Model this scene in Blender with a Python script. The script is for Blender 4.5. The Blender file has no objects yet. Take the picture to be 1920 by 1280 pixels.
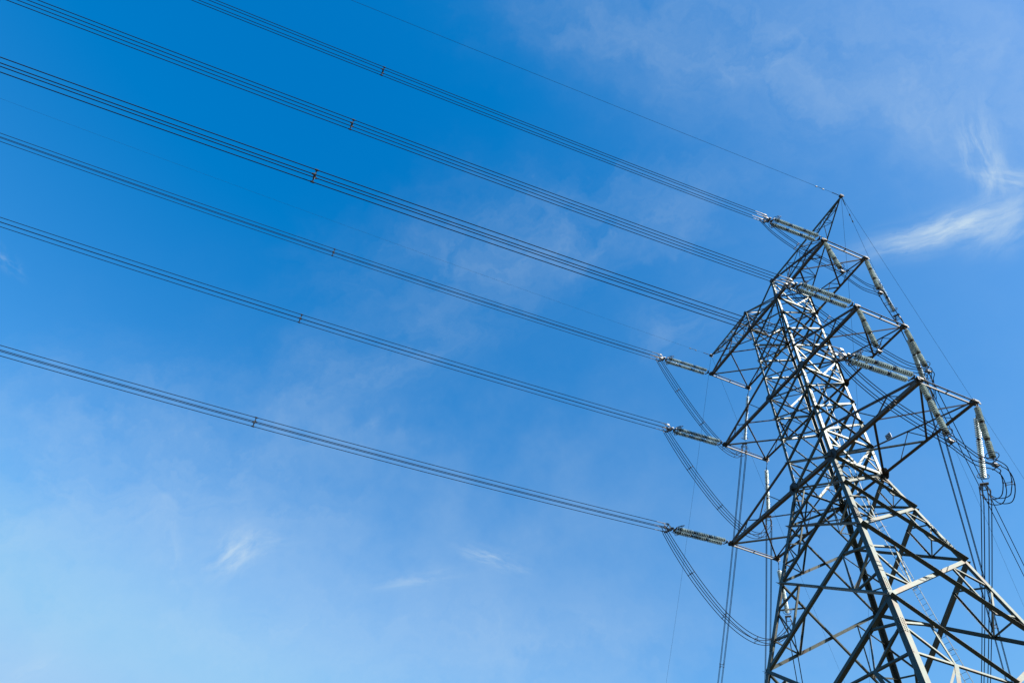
import bpy, math, random
from mathutils import Vector, Matrix

# ------------------------------------------------------------------ scale: 1 model unit = half the tower body = 1.9 m
U = 1.9
Z1 = 30.565            # height of the lowest crossarm above the ground


def V(x, y, z):
    return Vector((x * U, y * U, z * U + Z1))


# ------------------------------------------------------------------ camera, sky, sun, exposure
scene = bpy.context.scene
cam_data = bpy.data.cameras.new('camera')
cam = bpy.data.objects.new('camera', cam_data)
scene.collection.objects.link(cam)
cam_data.sensor_width = 36.0
cam_data.lens = 36.0 * 1237.382 / 1920.0
cam_data.clip_start = 0.05
cam_data.clip_end = 5000.0
RM = Matrix(((0.36446185, 0.69032622, 0.62499381),
             (0.92570938, -0.34147882, -0.16264796),
             (0.101142, 0.63784161, -0.76349746)))
CP = V(13.3015877, -15.5677102, -15.2449105)
cam.matrix_world = Matrix.Translation(CP) @ RM.to_4x4()
scene.camera = cam

SUN_AZ = math.radians(38.0)      # measured from +X towards +Y
SUN_EL = math.radians(38.0)
SUN_DIR = Vector((math.cos(SUN_EL) * math.cos(SUN_AZ), math.cos(SUN_EL) * math.sin(SUN_AZ), math.sin(SUN_EL)))

sun_data = bpy.data.lights.new('sun', 'SUN')
sun_data.energy = 5.0
sun_data.angle = math.radians(0.53)
sun_data.color = (1.0, 0.955, 0.89)
sun = bpy.data.objects.new('sun', sun_data)
sun.rotation_euler = (-SUN_DIR).to_track_quat('-Z', 'Y').to_euler()
sun.location = (60, 20, 80)
scene.collection.objects.link(sun)

scene.view_settings.view_transform = 'Standard'
scene.view_settings.look = 'None'
scene.view_settings.exposure = 1.0
scene.view_settings.gamma = 1.0
scene.view_settings.use_curve_mapping = False

CLOUDS = [
    ((-0.2247, 0.5776, 0.7848), (-1.248, 1.048, -1.129), (-2.066, -1.834, 0.759), 0.035, 1.213, 1.504, -9, -8),
    ((-0.6117, 0.5641, 0.5546), (1.123, 1.746, -0.538), (-2.129, 0.223, -2.574), 0.05, 1.132, 1.019, -9, -8),
    ((-0.9366, -0.0112, 0.3501), (0.1, 1.354, 0.311), (-1.094, 1.273, -2.886), 0.23, 1.778, 1.164, -9, -8),
    ((-0.2158, 0.5933, 0.7755), (9.03, 6.029, -2.1), (-27.489, 29.226, -30.009), 0.85, 0.8, 1.067, 0.16, 0.74),
    ((-0.2368, 0.5786, 0.7805), (15.032, 10.398, -3.148), (-62.281, 66.319, -68.057), 0.45, 0.461, 0.315, 0.15, 0.75),
    ((-0.1784, 0.6299, 0.7559), (24.248, -1.071, 6.616), (-1.073, 29.733, -25.032), 0.5, 0.453, 0.889, 0.25, 0.85),
    ((-0.1325, 0.5745, 0.8077), (-10.104, 11.674, -9.962), (-44.017, -29.252, 13.583), 0.6, 0.55, 0.873, 0.34, 0.74),
    ((-0.1511, 0.5955, 0.789), (-24.404, 10.843, -12.856), (-58.005, -118.579, 78.389), 0.38, 0.356, 0.233, 0.25, 0.8),
    ((-0.1405, 0.609, 0.7806), (0.69, 17.184, -13.283), (-70.813, 9.618, -20.247), 0.55, 0.517, 0.466, 0.3, 0.75),
    ((-0.151, 0.3476, 0.9254), (0.436, 2.875, -1.009), (-10.399, 2.059, -2.471), 0.3, 1.552, 0.97, 0.12, 1.0),
    ((-0.0639, 0.5028, 0.862), (-2.208, 4.08, -2.544), (-8.299, -3.747, 1.571), 0.24, 0.97, 1.245, 0.12, 1.0),
    ((-0.2258, 0.1166, 0.9672), (-0.246, 4.568, -0.608), (-16.386, -2.195, -3.562), 0.14, 1.213, 0.655, 0.1, 1.0),
    ((-0.4887, 0.1678, 0.8562), (1.727, 2.591, 0.478), (-7.084, 5.846, -5.189), 0.27, 1.293, 0.873, 0.12, 1.0),
    ((-0.4882, 0.3848, 0.7833), (8.125, 5.635, 2.295), (-7.897, 15.525, -12.549), 0.18, 0.631, 0.679, 0.2, 0.9),
    ((-0.7081, -0.0204, 0.7059), (1.862, 2.676, 1.946), (-7.232, 9.865, -6.971), 0.2, 1.374, 0.728, 0.15, 1.0),
    ((-0.7694, 0.0047, 0.6387), (14.545, 13.311, 17.424), (-41.589, 109.548, -50.899), 0.16, 0.485, 0.323, 0.25, 0.9),
    ((-0.8349, -0.2642, 0.4829), (-0.34, 2.801, 0.945), (-4.323, 2.568, -6.068), 0.24, 1.358, 0.922, 0.2, 0.85),
    ((-0.8816, -0.2787, 0.381), (-0.586, 4.05, 1.605), (-3.987, 3.677, -6.536), 0.2, 1.019, 0.768, 0.1, 0.8),
    ((-0.898, 0.151, 0.4132), (0.474, 2.243, 0.209), (-4.763, 2.724, -11.347), 0.26, 1.94, 0.776, 0.1, 1.0),
    ((-0.8769, -0.0821, 0.4736), (0.415, 19.007, 4.063), (-22.953, 14.433, -40.0), 0.4, 0.849, 0.97, 0.3, 0.9),
    ((-0.8831, -0.1038, 0.4576), (7.609, 15.995, 18.314), (-15.541, 34.366, -22.197), 0.68, 0.601, 1.138, 0.28, 0.85),
    ((-0.8186, 0.236, 0.5237), (5.112, 21.823, -1.846), (-40.426, 2.759, -64.433), 0.6, 0.563, 0.728, 0.3, 0.85),
    ((-0.8636, 0.1406, 0.4842), (4.046, 14.013, 3.148), (-33.883, 30.042, -69.148), 0.36, 0.655, 0.495, 0.25, 0.85),
    ((-0.885, -0.1768, 0.4307), (-6.847, 9.319, -10.241), (-7.825, -63.005, -41.945), 0.28, 1.075, 0.534, 0.4, 0.8),
    ((-0.6434, -0.4697, 0.6045), (-31.015, 26.666, -12.291), (-51.486, -59.15, -100.772), 0.3, 0.647, 0.453, 0.35, 0.8),
    ((-0.9253, -0.2558, 0.2798), (-0.653, 27.445, 22.933), (-45.088, 82.24, -73.913), 0.25, 0.873, 0.407, 0.35, 0.8),
]

def build_world():
    w = bpy.data.worlds.new('World')
    scene.world = w
    w.use_nodes = True
    nt = w.node_tree
    nt.nodes.clear()
    N = nt.nodes.new
    L = nt.links.new
    out = N('ShaderNodeOutputWorld')
    bg = N('ShaderNodeBackground')
    L(bg.outputs[0], out.inputs[0])
    sky = N('ShaderNodeTexSky')
    sky.sky_type = 'NISHITA'
    sky.sun_disc = False
    sky.sun_elevation = SUN_EL
    # Nishita: rotation 0 puts the sun towards +Y, positive turns clockwise seen from above
    sky.sun_rotation = math.radians(90.0) - SUN_AZ
    sky.altitude = 50.0
    sky.air_density = SKY_AIR
    sky.dust_density = SKY_DUST
    sky.ozone_density = SKY_OZONE
    hs = N('ShaderNodeHueSaturation')
    hs.inputs['Hue'].default_value = SKY_HUE
    hs.inputs['Saturation'].default_value = SKY_SAT
    hs.inputs['Value'].default_value = SKY_VAL
    L(sky.outputs[0], hs.inputs['Color'])
    mul = N('ShaderNodeVectorMath'); mul.operation = 'MULTIPLY_ADD'
    L(hs.outputs[0], mul.inputs[0])
    mul.inputs[1].default_value = SKY_MUL
    mul.inputs[2].default_value = SKY_OFF
    mx = N('ShaderNodeVectorMath'); mx.operation = 'MAXIMUM'
    L(mul.outputs[0], mx.inputs[0]); mx.inputs[1].default_value = (0, 0, 0)
    tc = N('ShaderNodeTexCoord')
    nrm = N('ShaderNodeVectorMath'); nrm.operation = 'NORMALIZE'
    L(tc.outputs['Generated'], nrm.inputs[0])
    d = nrm.outputs[0]

    def dot(vec):
        n = N('ShaderNodeVectorMath'); n.operation = 'DOT_PRODUCT'
        L(d, n.inputs[0]); n.inputs[1].default_value = vec
        return n.outputs['Value']

    def m(op, a, b=None, clamp=False):
        n = N('ShaderNodeMath'); n.operation = op; n.use_clamp = clamp
        for i, v in enumerate((a, b)):
            if v is None:
                continue
            if isinstance(v, (int, float)):
                n.inputs[i].default_value = v
            else:
                L(v, n.inputs[i])
        return n.outputs[0]

    # a shared warp makes the edges of the cirrus ragged
    wn = N('ShaderNodeTexNoise'); wn.inputs['Scale'].default_value = 9.0; wn.inputs['Detail'].default_value = 5.0
    wn.inputs['Roughness'].default_value = 0.62
    L(d, wn.inputs['Vector'])
    sep = N('ShaderNodeSeparateXYZ')
    L(wn.outputs['Color'], sep.inputs[0])
    wu = m('SUBTRACT', sep.outputs[0], 0.5)
    wv = m('SUBTRACT', sep.outputs[1], 0.5)
    total = None
    for i, (D, e1, e2, s, su, sv, lo, hi) in enumerate(CLOUDS):
        dd = dot(D)
        u = m('DIVIDE', dot(e1), dd)
        v = m('DIVIDE', dot(e2), dd)
        u = m('ADD', u, m('MULTIPLY', wu, 1.2))
        v = m('ADD', v, m('MULTIPLY', wv, 1.6))
        r2 = m('ADD', m('MULTIPLY', u, u), m('MULTIPLY', v, v))
        mask = m('EXPONENT', m('MULTIPLY', r2, -1.25))
        front = m('GREATER_THAN', dd, 0.05)
        cx = N('ShaderNodeCombineXYZ')
        L(m('MULTIPLY', u, su * 1.0), cx.inputs[0])
        L(m('MULTIPLY', v, sv * 1.0), cx.inputs[1])
        cx.inputs[2].default_value = 3.7 * i + 1.3
        if lo < -5:
            c = m('MULTIPLY', mask, m('MULTIPLY', front, s * CLOUD_GAIN))
            total = c if total is None else m('SUBTRACT', m('ADD', total, c), m('MULTIPLY', total, c))
            continue
        nz = N('ShaderNodeTexNoise')
        nz.inputs['Scale'].default_value = 1.6
        nz.inputs['Detail'].default_value = 5.0
        nz.inputs['Roughness'].default_value = 0.62
        nz.inputs['Distortion'].default_value = 0.35
        L(cx.outputs[0], nz.inputs['Vector'])
        mr = N('ShaderNodeMapRange'); mr.interpolation_type = 'SMOOTHSTEP'
        mr.inputs['From Min'].default_value = lo
        mr.inputs['From Max'].default_value = hi
        L(nz.outputs['Fac'], mr.inputs['Value'])
        c = m('MULTIPLY', m('MULTIPLY', mask, mr.outputs[0]), m('MULTIPLY', front, s * CLOUD_GAIN))
        # screen-like accumulation
        total = c if total is None else m('SUBTRACT', m('ADD', total, c), m('MULTIPLY', total, c))
    total = m('MULTIPLY', total, 1.0, True)
    mix = N('ShaderNodeMix'); mix.data_type = 'RGBA'
    L(total, mix.inputs[0])
    # gentle per-channel tone curve about the zenith colour
    sp = N('ShaderNodeSeparateXYZ'); L(mx.outputs[0], sp.inputs[0])
    cb = N('ShaderNodeCombineXYZ')

    def soft(x, lim, dist):
        n = N('ShaderNodeMath'); n.operation = 'SMOOTH_MIN'
        L(x, n.inputs[0]); n.inputs[1].default_value = lim; n.inputs[2].default_value = dist
        return n.outputs[0]
    L(soft(sp.outputs[0], 0.95, 0.3), cb.inputs[0])
    L(soft(m('MULTIPLY', m('POWER', m('DIVIDE', sp.outputs[1], 0.714), 1.05), 0.714), 1.95, 0.5), cb.inputs[1])
    L(soft(m('MULTIPLY', m('POWER', m('DIVIDE', sp.outputs[2], 2.14), 0.74), 2.14), 3.25, 0.5), cb.inputs[2])
    L(cb.outputs[0], mix.inputs[6])
    mix.inputs[7].default_value = CLOUD_COL
    L(mix.outputs[2], bg.inputs['Color'])
    bg.inputs['Strength'].default_value = SKY_STRENGTH


SKY_AIR, SKY_DUST, SKY_OZONE = 1.0, 0.6, 2.5
SKY_HUE, SKY_SAT, SKY_VAL = 0.5, 1.25, 1.0
SKY_STRENGTH = 0.14
SKY_MUL = (1.15, 0.85, 1.0)
SKY_OFF = (-0.085 / 2 / 0.14, 0.0, 0.0)
CLOUD_GAIN = 1.0
CLOUD_COL = (2.35, 2.85, 3.15, 1.0)
build_world()

# ------------------------------------------------------------------ helpers
COL = scene.collection


class MB:
    """collects geometry for ONE mesh object"""

    def __init__(self):
        self.v, self.f = [], []

    def poly_prism(self, a, b, profile, e1, e2):
        """extrude a closed 2-D profile (list of (u,v)) from a to b; caps included"""
        n = len(profile)
        k = len(self.v)
        for p in (a, b):
            for (u, w) in profile:
                self.v.append(p + e1 * u + e2 * w)
        for i in range(n):
            j = (i + 1) % n
            self.f.append((k + i, k + j, k + n + j, k + n + i))
        self.f.append(tuple(k + i for i in range(n - 1, -1, -1)))
        self.f.append(tuple(k + n + i for i in range(n)))

    def angle(self, a, b, nrm, w, t=0.014, flip=False, outward=False, w2=None, off=0.0):
        """steel angle from a to b: one leg in the face (normal nrm), the other at right angles to it"""
        d = (b - a).normalized()
        e1 = d.cross(nrm)
        if e1.length < 1e-6:
            e1 = d.cross(Vector((0.3, 0.5, 0.8)))
        e1.normalize()
        if e1.z > 0:                      # e1 always points down: the heel is on the lower edge
            e1 = -e1
        if flip:
            e1 = -e1
        e2 = e1.cross(d).normalized()
        if (e2.dot(nrm) > 0) != outward:
            e2 = -e2
        w2 = w2 or w
        h = w / 2
        prof = [(h, 0), (-h, 0), (-h, t), (h - t, t), (h - t, w2), (h, w2)]
        o = nrm * off
        self.poly_prism(a + o, b + o, prof, e1, e2)

    def corner_angle(self, a, b, ex, ey, w, t=0.02):
        prof = [(0, 0), (w, 0), (w, t), (t, t), (t, w), (0, w)]
        self.poly_prism(a, b, prof, ex, ey)

    def bar(self, a, b, w, h, up=Vector((0, 0, 1))):
        d = (b - a).normalized()
        e1 = d.cross(up)
        if e1.length < 1e-4:
            e1 = d.cross(Vector((1, 0, 0)))
        e1.normalize()
        e2 = e1.cross(d).normalized()
        self.poly_prism(a, b, [(-w / 2, -h / 2), (w / 2, -h / 2), (w / 2, h / 2), (-w / 2, h / 2)], e1, e2)

    def rod(self, a, b, r, n=8, r2=None):
        d = (b - a).normalized()
        e1 = d.orthogonal().normalized()
        e2 = d.cross(e1).normalized()
        k = len(self.v)
        r2 = r if r2 is None else r2
        for p, q in ((a, r), (b, r2)):
            for i in range(n):
                t = 2 * math.pi * i / n
                self.v.append(p + e1 * (math.cos(t) * q) + e2 * (math.sin(t) * q))
        for i in range(n):
            j = (i + 1) % n
            self.f.append((k + i, k + j, k + n + j, k + n + i))
        self.f.append(tuple(k + i for i in range(n - 1, -1, -1)))
        self.f.append(tuple(k + n + i for i in range(n)))

    def tube(self, pts, r, n=6, closed=False):
        """smooth tube along a polyline"""
        k = len(self.v)
        m = len(pts)
        ref = None
        for i, p in enumerate(pts):
            if closed:
                d = pts[(i + 1) % m] - pts[i - 1]
            else:
                d = pts[min(i + 1, m - 1)] - pts[max(i - 1, 0)]
            d.normalize()
            if ref is None:
                ref = d.orthogonal().normalized()
            e1 = (ref - d * ref.dot(d)).normalized()
            ref = e1
            e2 = d.cross(e1)
            for j in range(n):
                t = 2 * math.pi * j / n
                self.v.append(p + e1 * (math.cos(t) * r) + e2 * (math.sin(t) * r))
        for i in range(m if closed else m - 1):
            a, b = k + i * n, k + ((i + 1) % m) * n
            for j in range(n):
                self.f.append((a + j, a + (j + 1) % n, b + (j + 1) % n, b + j))
        if not closed:
            self.f.append(tuple(k + j for j in range(n - 1, -1, -1)))
            self.f.append(tuple(k + (m - 1) * n + j for j in range(n)))

    def plate(self, pts, nrm, t):
        k = len(self.v)
        n = len(pts)
        for o in (0.0, t):
            for p in pts:
                self.v.append(p + nrm * o)
        for i in range(n):
            j = (i + 1) % n
            self.f.append((k + i, k + j, k + n + j, k + n + i))
        self.f.append(tuple(k + i for i in range(n - 1, -1, -1)))
        self.f.append(tuple(k + n + i for i in range(n)))

    def box(self, c, ax, ay, az, sx, sy, sz):
        self.poly_prism(c - az * sz / 2, c + az * sz / 2,
                        [(-sx / 2, -sy / 2), (sx / 2, -sy / 2), (sx / 2, sy / 2), (-sx / 2, sy / 2)], ax, ay)

    def lathe(self, prof, c, axis, n=14):
        """prof: list of (radius, distance along axis)"""
        e1 = axis.orthogonal().normalized()
        e2 = axis.cross(e1).normalized()
        k = len(self.v)
        for (r, z) in prof:
            for i in range(n):
                t = 2 * math.pi * i / n
                self.v.append(c + axis * z + e1 * (math.cos(t) * r) + e2 * (math.sin(t) * r))
        for a in range(len(prof) - 1):
            for i in range(n):
                j = (i + 1) % n
                self.f.append((k + a * n + i, k + a * n + j, k + (a + 1) * n + j, k + (a + 1) * n + i))

    def mesh(self, name, mat, smooth=False):
        me = bpy.data.meshes.new(name)
        me.from_pydata([tuple(v) for v in self.v], [], self.f)
        me.materials.append(mat)
        if smooth:
            for p in me.polygons:
                p.use_smooth = len(p.vertices) == 4
        me.update()
        return me

    def build(self, name, mat, parent=None, smooth=False):
        return obj(name, self.mesh(name, mat, smooth), parent)


def obj(name, data, parent=None):
    o = bpy.data.objects.new(name, data)
    COL.objects.link(o)
    if parent is not None:
        o.parent = parent
        o.matrix_parent_inverse = Matrix.Translation(world_loc(parent)).inverted()
    return o


def world_loc(o):
    p = o.location.copy()
    while o.parent:
        q = o.parent
        if o.matrix_parent_inverse != Matrix.Identity(4):
            p = p + o.matrix_parent_inverse.to_translation()
        p = p + q.location
        o = q
    return p


def thing(name, loc, label, cat, group=None):
    o = bpy.data.objects.new(name, None)
    o.empty_display_size = 0.3
    COL.objects.link(o)
    o.location = loc
    tag(o, label, cat, group)
    return o


def tag(o, label, cat, group=None):
    o['label'] = label
    o['category'] = cat
    if group:
        o['group'] = group


# ------------------------------------------------------------------ materials
def steel(name, c1, c2, rust, rust_amt, rough=0.55, metal=0.25, scale=1.0):
    m = bpy.data.materials.new(name)
    m.use_nodes = True
    nt = m.node_tree
    b = nt.nodes['Principled BSDF']
    tc = nt.nodes.new('ShaderNodeTexCoord')
    n1 = nt.nodes.new('ShaderNodeTexNoise'); n1.inputs['Scale'].default_value = 1.7 * scale; n1.inputs['Detail'].default_value = 6
    n2 = nt.nodes.new('ShaderNodeTexNoise'); n2.inputs['Scale'].default_value = 14 * scale; n2.inputs['Detail'].default_value = 5
    n2.inputs['Roughness'].default_value = 0.7
    for n in (n1, n2):
        nt.links.new(tc.outputs['Object'], n.inputs['Vector'])
    mx = nt.nodes.new('ShaderNodeMix'); mx.data_type = 'RGBA'
    r1 = nt.nodes.new('ShaderNodeMapRange'); r1.inputs[1].default_value = 0.35; r1.inputs[2].default_value = 0.65
    nt.links.new(n2.outputs['Fac'], r1.inputs[0])
    nt.links.new(r1.outputs[0], mx.inputs[0])
    mx.inputs[6].default_value = (*c1, 1); mx.inputs[7].default_value = (*c2, 1)
    m2 = nt.nodes.new('ShaderNodeMix'); m2.data_type = 'RGBA'
    r2 = nt.nodes.new('ShaderNodeMapRange'); r2.inputs[1].default_value = 0.5; r2.inputs[2].default_value = 0.72
    r2.inputs[4].default_value = rust_amt
    nt.links.new(n1.outputs['Fac'], r2.inputs[0])
    nt.links.new(r2.outputs[0], m2.inputs[0])
    nt.links.new(mx.outputs[2], m2.inputs[6])
    m2.inputs[7].default_value = (*rust, 1)
    oi = nt.nodes.new('ShaderNodeObjectInfo')
    ov = nt.nodes.new('ShaderNodeMapRange'); ov.inputs[3].default_value = 0.78; ov.inputs[4].default_value = 1.2
    nt.links.new(oi.outputs['Random'], ov.inputs[0])
    hv = nt.nodes.new('ShaderNodeHueSaturation')
    nt.links.new(ov.outputs[0], hv.inputs['Value'])
    nt.links.new(m2.outputs[2], hv.inputs['Color'])
    nt.links.new(hv.outputs[0], b.inputs['Base Color'])
    b.inputs['Roughness'].default_value = rough
    b.inputs['Metallic'].default_value = metal
    rr = nt.nodes.new('ShaderNodeMapRange'); rr.inputs[3].default_value = rough - 0.12; rr.inputs[4].default_value = rough + 0.15
    nt.links.new(n2.outputs['Fac'], rr.inputs[0])
    nt.links.new(rr.outputs[0], b.inputs['Roughness'])
    return m


def plain(name, col, rough=0.5, metal=0.0, var=0.15, scale=6.0):
    return steel(name, tuple(c * (1 - var) for c in col), tuple(min(1, c * (1 + var)) for c in col), tuple(c * 0.6 for c in col), 0.25, rough, metal, scale)


M_STEEL = steel('galvanised_steel', (0.046, 0.056, 0.046), (0.095, 0.107, 0.088), (0.085, 0.055, 0.033), 0.85, 0.48, 0.42)
M_ARM = steel('weathered_arm_steel', (0.06, 0.045, 0.033), (0.10, 0.08, 0.06), (0.085, 0.042, 0.02), 0.8, 0.55, 0.2)
M_PLATE = steel('gusset_steel', (0.035, 0.032, 0.028), (0.07, 0.065, 0.058), (0.035, 0.025, 0.018), 0.7, 0.55, 0.2)
M_FIT = plain('zinc_fittings', (0.16, 0.16, 0.16), 0.45, 0.25)
M_DARKFIT = plain('dark_fittings', (0.03, 0.03, 0.032), 0.5, 0.0)
M_WIRE = plain('weathered_aluminium_strand', (0.018, 0.019, 0.024), 0.85, 0.0, 0.1, 2.0)
M_EARTH = plain('earth_wire_strand', (0.02, 0.022, 0.03), 0.85, 0.0, 0.1, 2.0)
for m_ in (M_WIRE, M_EARTH):
    m_.node_tree.nodes['Principled BSDF'].inputs['Specular IOR Level'].default_value = 0.0
M_GLASS = plain('pale_green_glazed_disc', (0.50, 0.58, 0.56), 0.22, 0.0, 0.06, 4.0)
M_BROWN = plain('dark_brown_glazed_disc', (0.045, 0.025, 0.02), 0.2, 0.0)
M_CAP = plain('insulator_cap', (0.025, 0.03, 0.028), 0.5, 0.0)
M_YELLOW = plain('yellow_paint', (0.55, 0.36, 0.01), 0.4, 0.0)
M_WHITE = plain('white_enamel', (0.55, 0.55, 0.54), 0.3, 0.0)
M_BLACK = plain('black_paint', (0.03, 0.03, 0.035), 0.4, 0.0)


def ground_material():
    m = bpy.data.materials.new('dry_grass_field')
    m.use_nodes = True
    nt = m.node_tree
    b = nt.nodes['Principled BSDF']
    tc = nt.nodes.new('ShaderNodeTexCoord')
    n = nt.nodes.new('ShaderNodeTexNoise'); n.inputs['Scale'].default_value = 0.25; n.inputs['Detail'].default_value = 8
    nt.links.new(tc.outputs['Object'], n.inputs['Vector'])
    r = nt.nodes.new('ShaderNodeValToRGB')
    r.color_ramp.elements[0].position = 0.35; r.color_ramp.elements[0].color = (0.022, 0.026, 0.010, 1)
    r.color_ramp.elements[1].position = 0.65; r.color_ramp.elements[1].color = (0.065, 0.052, 0.026, 1)
    nt.links.new(n.outputs['Fac'], r.inputs[0])
    nt.links.new(r.outputs[0], b.inputs['Base Color'])
    b.inputs['Roughness'].default_value = 0.95
    return m


g = MB()
S = 3000.0
g.v = [Vector((-S, -S, 0)), Vector((S, -S, 0)), Vector((S, S, 0)), Vector((-S, S, 0))]
g.f = [(0, 1, 2, 3)]
gr = g.build('ground', ground_material())
gr['kind'] = 'structure'

# ------------------------------------------------------------------ the pylon: measured levels (model units)
LEV = {'T': 10.087, '3': 8.920, 'a': 7.833, 'b': 6.751, 'c': 5.666, '2': 4.445, 'd': 3.360, 'e': 2.303, 'f': 1.180,
       '1': 0.0, 'g': -1.441, 'h': -3.403, 'i': -6.042, 'j': -7.65, 'k': -11.0, 'z': -16.087}
ORDER = 'T3abc2def1ghijkz'
CORN = {'NL': (-1, -1), 'NR': (1, -1), 'FR': (1, 1), 'FL': (-1, 1)}
FACES = [('NL', 'NR', Vector((0, -1, 0))), ('NR', 'FR', Vector((1, 0, 0))),
         ('FR', 'FL', Vector((0, 1, 0))), ('FL', 'NL', Vector((-1, 0, 0)))]


def hw(z):
    return 1.0 if z >= 0 else 1.0 - 0.2406 * z


def node(c, l):
    z = LEV[l]
    w = hw(z)
    sx, sy = CORN[c]
    return V(sx * w, sy * w, z)


def lerp(a, b, t):
    return a + (b - a) * t


pylon = thing('pylon', V(0, 0, LEV['z']),
              'tall grey galvanised steel lattice pylon with six crossarms and two pointed horns', 'pylon')

# legs: one part per leg, with its bolted splices and concrete foot as sub-parts
LEGW = {'T': 0.17, '3': 0.17, 'a': 0.18, 'b': 0.18, 'c': 0.19, '2': 0.2, 'd': 0.21, 'e': 0.22, 'f': 0.23, '1': 0.25, 'g': 0.27,
        'h': 0.29, 'i': 0.3, 'j': 0.3, 'k': 0.3}
SPL = {'NL': [('1', 'g', .5), ('g', 'h', .55), ('h', 'i', .72), ('d', 'e', .4)], 'NR': [('d', 'e', .5), ('g', 'h', .75), ('h', 'i', .85), ('i', 'j', .55)],
       'FR': [('e', 'f', .2), ('g', 'h', .72), ('c', '2', .5)], 'FL': [('f', '1', .4), ('g', 'h', .5), ('h', 'i', .6)]}
for c, (sx, sy) in CORN.items():
    mb = MB()
    ex, ey = Vector((-sx, 0, 0)), Vector((0, -sy, 0))
    for i in range(len(ORDER) - 1):
        a, b = node(c, ORDER[i]), node(c, ORDER[i + 1])
        ov = (b - a).normalized() * 0.0
        mb.corner_angle(a, b + ov, ex, ey, LEGW[ORDER[i]], 0.024)
    leg = mb.build('leg', M_STEEL, pylon)
    for (l1, l2, t) in SPL[c]:
        p0 = lerp(node(c, l1), node(c, l2), t)
        d = (node(c, l2) - node(c, l1)).normalized()
        w = LEGW[l1] * 0.93
        s = MB()
        L_ = 0.8 if LEV[l1] < 1 else 0.5
        o = Vector((sx, sy, 0)) * 0.012
        s.corner_angle(p0 - d * L_ / 2 + o, p0 + d * L_ / 2 + o, ex, ey, w, 0.012)
        for q in range(9):
            for r_ in (0.3, 0.72):
                base = p0 + d * ((q - 4) / 9.0 * L_)
                s.rod(base + o + ex * (w * r_) - ey * 0.0, base + o + ex * (w * r_) - ey * 0.03, 0.019, 6)
                s.rod(base + o + ey * (w * r_) - ex * 0.0, base + o + ey * (w * r_) - ex * 0.03, 0.019, 6)
        s.build('splice_plate', M_STEEL, leg)
    s = MB()
    foot = node(c, 'z')
    s.lathe([(0.0, 0.55), (0.34, 0.55), (0.40, 0.5), (0.45, -0.3)], foot, Vector((0, 0, 1)), 20)
    s.build('footing', plain('concrete', (0.42, 0.4, 0.37), 0.9) if 'concrete' not in bpy.data.materials else bpy.data.materials['concrete'], leg)

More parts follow.
